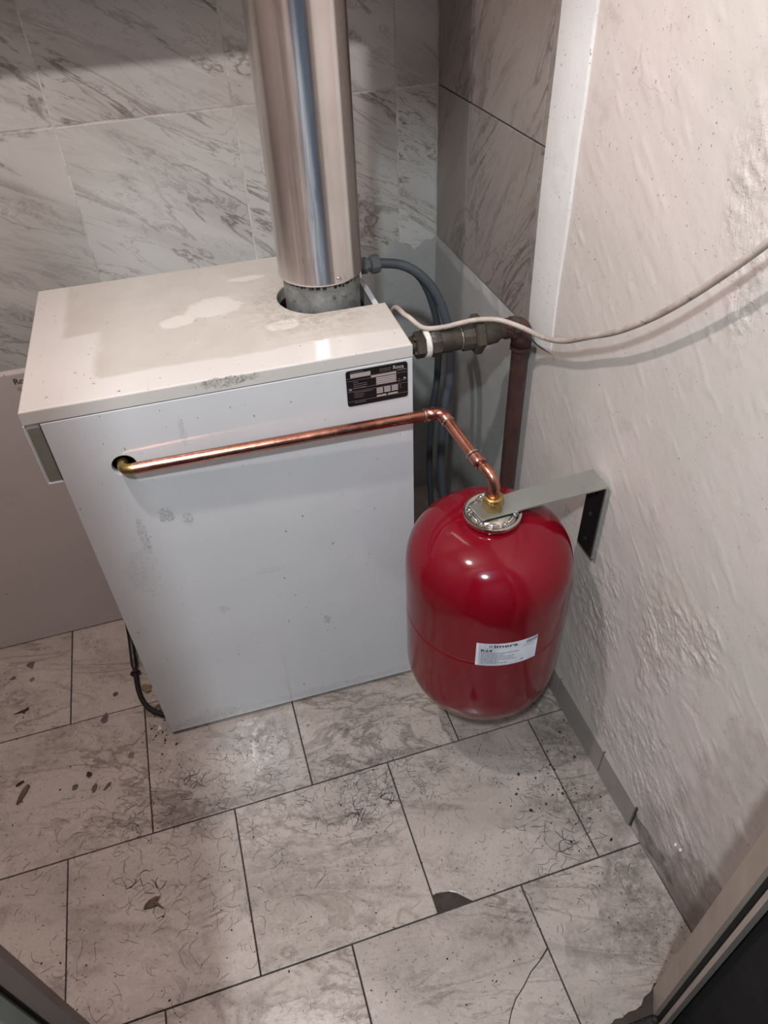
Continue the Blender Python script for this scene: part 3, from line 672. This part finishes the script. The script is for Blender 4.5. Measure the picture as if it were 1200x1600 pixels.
# ------------------------------------------------------------------ bracket
bracket = thing('wall_bracket', 'bent galvanised steel bracket screwed to the plaster wall above the red tank', 'bracket', (0.843, -0.147, 0.63))
ZB, BT, YA, YC = 0.6320, 0.0032, -0.1725, -0.1225
ZT = 0.6375                                   # arm height at the tank: it climbs slightly
bm = bm_new(); box(bm, (0.596, -0.186, ZB), (0.60, -0.137, ZB+BT))
bm.clear()
arm = [(0.612, -0.184), (0.70, -0.1790), (0.838, YA), (0.838, YC), (0.70, -0.1345), (0.606, -0.146)]
hole = [(AX+0.0125*math.cos(t), AY+0.0125*math.sin(t)) for t in np.linspace(0, 2*pi, 20, endpoint=False)]
prism(bm, arm, ZB, ZB+BT, 0.0006, None, [hole])
for v in bm.verts: v.co.z += (0.838-v.co.x)/(0.838-AX)*(ZT-ZB)
obj('arm', bm, ZINC, bracket)
bm = bm_new(); tube(bm, [(0.838, YA, ZB+0.0002), (0.838, YC, ZB+0.0002)], 0.0030, 16); obj('bend', bm, ZINC, bracket, 40)
BLK = simple('black_bracket_face', lin('#1c181a'), 0.5, var=0.15)
bm = bm_new(); box(bm, (0.8362, YA-0.0005, 0.468), (0.8412, YC+0.0005, ZB), 0.0005); leg = obj('wall_leg', bm, ZINC, bracket)
bm = bm_new(); box(bm, (0.8354, YA+0.0035, 0.4705), (0.8364, YC-0.0005, ZB-0.002)); obj('black_face', bm, BLK, leg, label='dark inner face of the wall leg')
for zz in (0.603, 0.555, 0.497):
    bm = bm_new(); lathe(bm, (0.8355, (YA+YC)/2+0.001, zz), (-1, 0, 0), [(0.0042, 0), (0.0042, 0.001), (0.003, 0.0022), (0, 0.0026)], 12); obj('screw', bm, SOOT, leg, 40)
    bm = bm_new(); box(bm, (0.8326, (YA+YC)/2+0.0002, zz-0.003), (0.8332, (YA+YC)/2+0.0018, zz+0.003)); box(bm, (0.8326, (YA+YC)/2-0.002, zz-0.0008), (0.8332, (YA+YC)/2+0.004, zz+0.0008)); obj('screw_slot', bm, STEEL, leg)

# ------------------------------------------------------------------ copper pipe
m = M('copper', 0.22, 1.0); p = m.obj()
c = m.mix(m.mr(m.noise(p, 14, 4, 0.6), 0.35, 0.65), lin('#bf8873'), lin('#ad7562'))
c = m.mix(m.mr(m.noise(m.vm('MULTIPLY', p, (0.35, 1, 1)), 45, 4, 0.65), 0.52, 0.72, 0, 0.55), c, lin('#8a5a52'))
m.set('Base Color', c); m.set('Roughness', m.mr(m.noise(p, 60, 3, 0.6), 0.3, 0.7, 0.16, 0.34)); COPPER = m.m
m = M('copper_fitting', 0.24, 1.0); p = m.obj()
m.set('Base Color', m.mix(m.mr(m.noise(p, 40, 4, 0.6), 0.4, 0.65), lin('#b3746a'), lin('#c08c80'))); FITC = m.m
SOLDER = simple('solder', lin('#c9c2bb'), 0.25, 1.0, var=0.1, nscale=80)
BRASS = simple('brass', lin('#b39a63'), 0.28, 1.0, var=0.15, nscale=40)
cp = thing('copper_pipe', 'copper pipe running along the boiler side and bending down to the red tank', 'pipe', (0.36, -0.0095, 0.734))
PR = 0.0092
A0 = Vector((0.1025, 0.075, 0.7335)); A1 = Vector((0.1025, 0.0055, 0.7335)); A2 = Vector((0.607, -0.0125, 0.7325)); A3 = Vector((0.627, -0.117, 0.7065)); A4 = Vector((0.640, -0.162, 0.700)); A5 = Vector((0.640, -0.162, 0.645))
bm = bm_new(); tube(bm, fillet([A0, A1, A1+(A2-A1).normalized()*0.035], 0.014), PR*0.96, 20); obj('elbow', bm, BRASS, cp, 180, label='brassy elbow inside the round hole')
bm = bm_new(); tube(bm, [A1+(A2-A1).normalized()*0.016, A2-(A2-A1).normalized()*0.012], PR, 20); obj('pipe', bm, COPPER, cp, 40)
bm = bm_new(); dd = (A2-A1).normalized(); e3 = (A3-A2).normalized()
tube(bm, fillet([A2-dd*0.030, A2, A2+e3*0.026], 0.016), PR+0.0016, 20); el = obj('elbow', bm, FITC, cp, 180)
for q, dr in ((A2-dd*0.028, dd), (A2+e3*0.024, e3)):
    bm = bm_new(); tube(bm, [q-dr*0.0013, q+dr*0.0013], PR+0.0021, 20); obj('solder_ring', bm, SOLDER, cp, 40)
bm = bm_new(); tube(bm, [A2+e3*0.012, A3-e3*0.004], PR, 20); obj('pipe', bm, COPPER, cp, 40)
bm = bm_new(); e4 = (A4-A3).normalized()
tube(bm, fillet([A3-e3*0.010, A3, A3+e4*0.012], 0.008), PR+0.0016, 20); obj('coupling', bm, FITC, cp, 180)
bm = bm_new(); tube(bm, [A3-e3*0.0115, A3-e3*0.009], PR+0.0021, 20); obj('solder_ring', bm, SOLDER, cp, 40)
bm = bm_new(); tube(bm, fillet([A3, A4, A5], 0.030), PR*0.96, 20); obj('pipe', bm, COPPER, cp, 180)
bm = bm_new(); zz = ZT+BT
lathe(bm, (AX, AY, zz), (0, 0, 1), [(0.0155, 0.0), (0.0155, 0.0035), (0.0175, 0.005), (0.0175, 0.0155), (0.0160, 0.0175)], 6, 0.3)
nut = obj('union_nut', bm, BRASS, cp, 30, label='brass union nut on top of the bracket')
bm = bm_new(); lathe(bm, (AX, AY, zz+0.0175), (0, 0, 1), [(0.0150, 0), (0.0150, 0.006), (0.0130, 0.0075), (0.0096, 0.0075)], 28); obj('nut_collar', bm, BRASS, cp, 40)
bm = bm_new(); lathe(bm, (AX, AY, ZT+0.0002), (0, 0, 1), [(0.0108, 0), (0.0108, 0.006)], 24); obj('thread', bm, STEEL, cp, 40)

# ------------------------------------------------------------------ brown heating pipe with the valve assembly
def rusty(name, a, b, c_, rough=0.6, metal=0.35):
    m = M(name, rough, metal); p = m.obj()
    c = m.mix(m.mr(m.noise(p, 22, 5, 0.65), 0.38, 0.62), a, b)
    c = m.mix(m.mr(m.noise(p, 60, 4, 0.7), 0.62, 0.74, 0, 0.8), c, c_)
    m.set('Base Color', c); m.bump(m.noise(p, 110, 3, 0.6), 0.2, 0.001); return m.m
BROWN = rusty('brown_painted_pipe', lin('#4a332e'), lin('#3c2926'), lin('#6d5a53'), 0.5, 0.1)
FIT = rusty('dirty_brass_fitting', lin('#4f4a40'), lin('#3a362f'), lin('#8b8678'))
hp = thing('heating_pipe', 'brown heating pipe rising by the plaster wall with dark valve fittings toward the boiler', 'pipe', (0.817, 0.135, 0.0))
VX = lambda x: (x+0.010, 0.135, 0.776)
def seg(name, x0, prof, n=32, mat=FIT, ph=0.0, sm=35):
    bm = bm_new(); lathe(bm, VX(x0), (1, 0, 0), prof, n, ph); return obj(name, bm, mat, hp, sm)
seg('stub', 0.5612, [(0.0125, 0), (0.0125, 0.044)])
seg('plug', 0.602, [(0.021, 0), (0.024, 0.002), (0.024, 0.015), (0.0225, 0.017)], 6, FIT, 0.2)
for k in range(4):
    a = k*pi/2+0.4; bm = bm_new(); c0 = Vector(VX(0.602))+Vector((0, math.cos(a)*0.017, math.sin(a)*0.017)); lathe(bm, c0, (-1, 0, 0), [(0.004, -0.001), (0.0035, 0.004), (0.001, 0.0055)], 8); obj('lug', bm, FIT, hp, 35)
TAPE = simple('white_thread_tape', lin('#d8d6cf'), 0.7, var=0.1, nscale=120, bump=0.4)
bm = bm_new()
tube(bm, [(0.6295+0.0075*t, 0.135+0.0235*math.cos(2*pi*3*t), 0.776+0.0235*math.sin(2*pi*3*t)) for t in np.linspace(0, 1, 72)], 0.0022, 8); lathe(bm, VX(0.6185), (1, 0, 0), [(0.022, 0), (0.0228, 0.002), (0.0228, 0.009), (0.022, 0.0105)], 28)
obj('thread_tape', bm, TAPE, hp, 180, label='white sealing tape wound round the fitting')
seg('hex_collar', 0.6285, [(0.0235, 0), (0.0255, 0.003), (0.0255, 0.016), (0.0235, 0.019)], 8, FIT, 0.3)
seg('valve_body', 0.647, [(0.0215, 0), (0.0220, 0.005), (0.0220, 0.018), (0.0232, 0.019), (0.0232, 0.021), (0.0218, 0.022), (0.0215, 0.037)])
seg('thread_ring', 0.6835, [(0.0205, 0), (0.0222, 0.001), (0.0222, 0.003), (0.0205, 0.004)], 32, SOLDER)
b = seg('ribbed_nut', 0.6875, [(0.0240, 0), (0.0255, 0.002), (0.0260, 0.020), (0.0245, 0.022)], 12, FIT, 0.1, 20)
seg('large_nut', 0.7085, [(0.0300, 0), (0.0355, 0.003), (0.0355, 0.0155), (0.0300, 0.0190)], 6, FIT, 0.1, 20)
seg('sleeve', 0.7275, [(0.0225, 0), (0.0230, 0.012), (0.0215, 0.027), (0.0190, 0.031)])
seg('copper_end', 0.757, [(0.0165, 0), (0.0165, 0.045)], 28, BROWN)
bm = bm_new(); tube(bm, fillet([(0.781, 0.135, 0.776), (0.817, 0.135, 0.776), (0.817, 0.135, 0.736)], 0.026), 0.0185, 24); obj('elbow', bm, BROWN, hp, 180)
bm = bm_new(); tube(bm, [(0.817, 0.135, 0.7375), (0.817, 0.135, 0.7305)], 0.0192, 24); obj('elbow_lip', bm, BROWN, hp, 35)
bm = bm_new(); tube(bm, [(0.817, 0.135, 0.755), (0.817, 0.135, 0.0)], 0.0155, 24); obj('riser', bm, BROWN, hp, 35)
bm = bm_new(); lathe(bm, VX(0.783), (1, 0, 0), [(0.017, 0), (0.0205, 0.002), (0.0205, 0.012), (0.0185, 0.014)], 8); obj('union', bm, FIT, hp, 20)

# ------------------------------------------------------------------ hoses and cables
HOSE = simple('grey_pvc_hose', lin('#444a50'), 0.42, var=0.08, nscale=9)
HOSED = simple('dark_pvc_hose', lin('#30353b'), 0.45, var=0.08, nscale=9)
hose = thing('grey_hose', 'thick grey hose looping from the flue side down behind the boiler', 'hose', (0.71, 0.25, 0.0))
hp_ = [(0.592, 0.300, 0.860), (0.610, 0.299, 0.859), (0.644, 0.296, 0.851), (0.675, 0.292, 0.831), (0.703, 0.286, 0.797), (0.721, 0.279, 0.754), (0.731, 0.268, 0.700), (0.728, 0.255, 0.620), (0.712, 0.243, 0.540), (0.706, 0.235, 0.42), (0.712, 0.23, 0.30), (0.725, 0.225, 0.15), (0.735, 0.225, 0.0)]
bm = bm_new(); tube(bm, spline(hp_), 0.0088, 18); obj('hose', bm, HOSE, hose, 40)
GREYP = simple('grey_plastic_gland', lin('#55595a'), 0.45, var=0.1)
bm = bm_new(); lathe(bm, (0.602, 0.300, 0.860), (-1, 0, 0), [(0.010, 0), (0.0155, 0.001), (0.0165, 0.004), (0.0165, 0.016), (0.0150, 0.018), (0.0115, 0.019), (0.0115, 0.024), (0.0145, 0.025), (0.0145, 0.036), (0.012, 0.038), (0.012, 0.062)], 10); obj('gland', bm, GREYP, hose, 30, label='grey plastic gland at the end of the hose')
dh = thing('dark_hose', 'thin dark hose running down alongside the grey hose behind the boiler', 'hose', (0.70, 0.27, 0.0))
dp_ = [(0.655, 0.30, 0.848), (0.683, 0.298, 0.815), (0.702, 0.295, 0.770), (0.713, 0.288, 0.71), (0.709, 0.275, 0.62), (0.693, 0.262, 0.53), (0.686, 0.255, 0.42), (0.69, 0.25, 0.28), (0.70, 0.25, 0.12), (0.705, 0.25, 0.0)]
bm = bm_new(); tube(bm, spline(dp_), 0.0070, 14); obj('hose', bm, HOSED, dh, 40)
m = M('dusty_white_cable', 0.55); p = m.obj(); c = m.mix(m.mr(m.noise(p, 30, 4, 0.65), 0.4, 0.7), lin('#b7aca2'), lin('#978c83'))
m.set('Base Color', m.mix(m.mr(m.noise(p, 120, 2, 0.5), 0.66, 0.72, 0, 0.6), c, lin('#6a5f57'))); CABLE = m.m
cab = [(0.610, 0.33, 0.60), (0.604, 0.24, 0.79), (0.606, 0.16, 0.822), (0.628, 0.137, 0.8065), (0.660, 0.127, 0.806), (0.695, 0.120, 0.812), (0.725, 0.115, 0.8145), (0.755, 0.102, 0.814), (0.786, 0.078, 0.806), (0.803, 0.030, 0.808), (0.806, -0.03, 0.832), (0.806, -0.10, 0.875), (0.806, -0.17, 0.920), (0.806, -0.26, 0.995), (0.806, -0.36, 1.10), (0.806, -0.43, 1.19), (0.812, -0.50, 1.32), (0.825, -0.56, 1.55), (0.836, -0.60, 1.9)]
bm = bm_new(); tube(bm, spline(cab), 0.0044, 12)
tag(obj('white_cable', bm, CABLE, None, 40), 'dusty off-white cable draped over the pipe fittings and hanging along the plaster wall', 'cable')
RUBBER = simple('black_rubber', lin('#161414'), 0.45, var=0.15)
bc = thing('black_hose', 'short black hose with a round collar curving on the floor at the boiler left corner', 'hose', (-0.045, 0.17, 0.0))
bp_ = [(-0.050, 0.335, 0.115), (-0.054, 0.300, 0.055), (-0.0575, 0.255, 0.022), (-0.057, 0.215, 0.010), (-0.053, 0.165, 0.0075), (-0.043, 0.128, 0.007), (-0.025, 0.100, 0.007), (-0.008, 0.086, 0.007), (0.004, 0.078, 0.0075)]
bp_s = spline(bp_); bm = bm_new(); n_ = len(bp_s); tube(bm, bp_s, 0.006, 14, True, [0.0078 if i < 26 else 0.0058 for i in range(n_)]); obj('hose', bm, RUBBER, bc, 40)
bm = bm_new(); q = bp_s[30]; q2 = bp_s[32]; lathe(bm, q, q2-q, [(0.006, -0.003), (0.0115, -0.002), (0.0120, 0.0), (0.0115, 0.002), (0.006, 0.003)], 20); obj('collar', bm, RUBBER, bc, 40)
bm = bm_new(); tube(bm, spline([(0.575, 0.35, 0.02), (0.61, 0.32, 0.022), (0.65, 0.28, 0.018), (0.67, 0.235, 0.008), (0.672, 0.19, 0.006), (0.66, 0.14, 0.006)]), 0.0055, 12)
tag(obj('brown_cable', bm, simple('brown_rubber', lin('#2a1d1a'), 0.5), None, 40), 'dark brown cable bent on the floor in the corner behind the red tank', 'cable')

# ------------------------------------------------------------------ debris on the floor
FL1 = simple('brown_flake', lin('#5e4e3e'), 0.8, var=0.3, nscale=90); FL2 = simple('grey_flake', lin('#5b5450'), 0.8, var=0.3, nscale=90); FL3 = simple('tan_flake', lin('#806c55'), 0.8, var=0.3, nscale=90); FLD = simple('dark_flake', lin('#2c2521'), 0.85, var=0.3, nscale=90)
def flake(name, label, cat, c, pts, mat, h=0.0016, group='flakes of debris on the floor tiles'):
    bm = bm_new(); cx, cy = c
    top = [bm.verts.new((x, y, h*random.uniform(.7, 1.6)+0.0006)) for x, y in pts]; bot = [bm.verts.new((x*0.93, y*0.93, 0.0002)) for x, y in pts]
    ctr = bm.verts.new((0, 0, h*1.9+0.0006)); n = len(pts)
    for i in range(n):
        bm.faces.new((top[i], top[(i+1) % n], ctr)); bm.faces.new((bot[i], bot[(i+1) % n], top[(i+1) % n], top[i]))
    bm.faces.new(bot[::-1])
    return tag(obj(name, bm, mat, loc=(cx, cy, 0.0002)), label, cat, group)
def oval(a, b, rot, n=9, j=.2):
    out = []
    for k in range(n):
        t = 2*pi*k/n; q = 1+random.uniform(-j, j); x, y = a*math.cos(t)*q, b*math.sin(t)*q
        out.append((x*math.cos(rot)-y*math.sin(rot), x*math.sin(rot)+y*math.cos(rot)))
    return out
flake('wood_splinter', 'long brown splinter with ragged ends on the tile at the left edge', 'splinter', (-0.297, -0.016), oval(0.024, 0.0055, 1.05, 11, .18), FL1, .003)
flake('wood_splinter', 'small dark curled splinter just above the long brown splinter', 'splinter', (-0.304, 0.013), oval(0.0095, 0.003, 0.45), FLD, .002)
flake('debris_flake', 'dark brown winged flake with a pointed tail on the tile left of the boiler', 'debris', (-0.310, 0.198), [(-.020, -.004), (-.006, .001), (.004, .003), (.014, .006), (.013, -.001), (.006, -.003), (.005, -.010), (-.002, -.004)], FLD)
flake('debris_flake', 'grey-brown square flake on the tile below the loose panel', 'debris', (-0.300, 0.327), [(-.011, .002), (-.004, .010), (.009, .008), (.007, -.004), (.004, -.013), (-.003, -.005)], FL2)
flake('debris_flake', 'small grey oval flake left of the tan flake under the loose panel', 'debris', (-0.338, 0.300), oval(.006, .004, .1), FL2)
flake('debris_flake', 'small tan flake below the square grey-brown flake', 'debris', (-0.294, 0.282), oval(.0065, .005, .7), FL3)
flake('debris_flake', 'olive-brown oval flake on the tile left of the black hose', 'debris', (-0.106, 0.177), oval(.006, .0055, .7), FL1)
flake('debris_flake', 'grey torn flake lying across the tile joint left of the boiler corner', 'debris', (-0.130, 0.118), [(-.010, -.003), (-.004, .006), (.003, .016), (.006, .007), (.005, -.007), (-.001, -.012), (-.007, -.010)], FL2)
flake('debris_flake', 'tan oval flake near the tile joint below the boiler corner', 'debris', (-0.078, 0.007), oval(.008, .0052, .7), FL3)
flake('debris_flake', 'dark rounded flake right of the long splinter, topmost of its cluster', 'debris', (-0.165, -0.011), oval(.006, .0055, 2.2), FLD)
flake('debris_flake', 'pale grey flake nearest to the long splinter', 'debris', (-0.193, -0.031), oval(.007, .0055, 1.0), FL2)
flake('debris_flake', 'upright brown flake between the pale grey flake and the thin sliver', 'debris', (-0.154, -0.046), oval(.009, .0048, 1.3), FL1)
flake('debris_flake', 'thin brown sliver right of the upright brown flake', 'debris', (-0.128, -0.050), oval(.012, .0022, .75), FL1)
flake('dry_leaf', 'crumpled brown leaf scrap on the tile at the lower left', 'leaf', (-0.055, -0.312), [(-.015, -.007), (-.011, .002), (-.003, .007), (.008, .009), (.016, .007), (.010, .001), (.016, -.009), (.022, -.017), (.010, -.007), (.000, -.008)], FL1, .003)
flake('debris_flake', 'tan crumbs heap beside the boiler edge above the black hose end', 'debris', (-0.036, 0.168), oval(.011, .013, .4, 11, .3), FL3, .004)
flake('debris_flake', 'brown chip between the black hose and the boiler corner', 'debris', (-0.014, 0.107), oval(.011, .009, .9, 9, .25), FL1, .003)
flake('plaster_chip', 'small white plaster chip by the boiler front left corner', 'chip', (-0.014, 0.052), oval(.004, .007, .2, 8, .25), simple('white_chip', lin('#cfcac4'), .8), .003)
for yy, zz in ((-0.563, 0.134), (-0.551, 0.128)):
    bm = bm_new(); bmesh.ops.create_icosphere(bm, subdivisions=2, radius=0.0035, matrix=Matrix.Translation((0.8465, yy, zz)) @ Matrix.Diagonal((0.8, 0.9, 1.3, 1)))
    obj('plaster_lump', bm, STRIP, wr, smooth=180)

def scatter(n, f): return [f() for _ in range(n)]
bm = bm_new()
def speck(x, y, r):
    if y > 0.022 and x > 0.004: return
    if x > 0.835: return
    n = random.choice((4, 5, 6)); a0 = random.uniform(0, 6.3); st_ = random.uniform(.45, 1); rot = random.uniform(0, pi)
    vs = []
    for k in range(n):
        t = a0+2*pi*k/n; u, v = r*math.cos(t), r*st_*math.sin(t); vs.append(bm.verts.new((x+u*math.cos(rot)-v*math.sin(rot), y+u*math.sin(rot)+v*math.cos(rot), 0.0006)))
    c_ = bm.verts.new((x, y, 0.0006+r*0.6))
    for k in range(n): bm.faces.new((vs[k], vs[(k+1) % n], c_))
for _ in range(260): speck(random.gauss(0.14, 0.10), -0.03-abs(random.gauss(0, 0.045)), random.choice((.0006, .0009, .0013)))
for _ in range(1100): speck(random.uniform(-0.4, 0.82), random.uniform(-0.72, 0.3), abs(random.gauss(0, .0007))+.0004)
for _ in range(120): speck(random.gauss(0.76, 0.05), random.gauss(-0.33, 0.09), abs(random.gauss(0, .0013))+.0005)
for _ in range(50): speck(random.gauss(0.0, 0.02), random.gauss(0.04, 0.02), abs(random.gauss(0, .0016))+.0006)
o = obj('dirt_specks', bm, FLD); o['kind'] = 'stuff'; o['label'] = 'tiny dark specks of dirt scattered over the floor tiles'; o['category'] = 'dirt'
bm = bm_new()
def hair(x, y, L, wd, curl):
    a = random.uniform(0, 2*pi); k0 = random.uniform(-curl, curl); n = 9; prev = None; st_ = L/n
    for i in range(n+1):
        k0 += random.uniform(-curl, curl)*0.5; nx, ny = -math.sin(a), math.cos(a); w_ = wd*(1-0.7*abs(i/n-.45))
        cur = (bm.verts.new((x+nx*w_, y+ny*w_, 0.0006)), bm.verts.new((x, y, 0.0006+wd)), bm.verts.new((x-nx*w_, y-ny*w_, 0.0006)))
        if prev: bm.faces.new((prev[0], cur[0], cur[1], prev[1])); bm.faces.new((prev[1], cur[1], cur[2], prev[2]))
        prev = cur; a += k0*st_*95; x += math.cos(a)*st_; y += math.sin(a)*st_
for _ in range(330): hair(random.gauss(0.40, 0.10), random.gauss(-0.21, 0.055), random.uniform(.008, .03), .00028, .9)
for _ in range(280): hair(random.gauss(0.02, 0.14), random.gauss(-0.13, 0.05), random.uniform(.008, .03), .0003, .9)
for _ in range(150): hair(random.gauss(-0.02, 0.12), random.gauss(-0.32, 0.09), random.uniform(.01, .04), .00027, .7)
for _ in range(300): hair(random.uniform(-0.35, 0.8), random.uniform(-0.70, -0.05), random.uniform(.006, .022), .0002, .9)
for _ in range(110): hair(random.gauss(0.70, 0.05), random.gauss(-0.40, 0.08), random.uniform(.01, .035), .00035, .8)
for x, y in ((0.352, -0.262), (0.365, -0.258), (0.40, -0.245), (0.415, -0.268), (0.04, -0.085), (0.05, -0.10), (-0.045, -0.29), (-0.075, -0.26), (0.70, -0.46), (0.71, -0.44)):
    for _ in range(4): hair(x+random.gauss(0, .003), y+random.gauss(0, .003), random.uniform(.016, .032), .00065, .6)
o = obj('hair_strands', bm, FLD); o['kind'] = 'stuff'; o['label'] = 'dark hairs and threads scattered over the dirty floor tiles'; o['category'] = 'hair'
# loose dark rubble at the broken threshold
bm = bm_new()
for _ in range(90):
    x, y = random.uniform(0.62, 0.80), -0.745+random.uniform(-.06, .012); r = random.uniform(.002, .007)
    mt = Matrix.Translation((x, y, -0.014+r*0.3)) @ Euler((random.uniform(0, 3), random.uniform(0, 3), random.uniform(0, 3))).to_matrix().to_4x4() @ Matrix.Diagonal((1, random.uniform(.6, 1), random.uniform(.5, .9), 1))
    bmesh.ops.create_icosphere(bm, subdivisions=1, radius=r, matrix=mt)
o = obj('threshold_rubble', bm, RUBBLE); o['kind'] = 'stuff'; o['label'] = 'dark crumbs of broken concrete at the doorway threshold'; o['category'] = 'rubble'
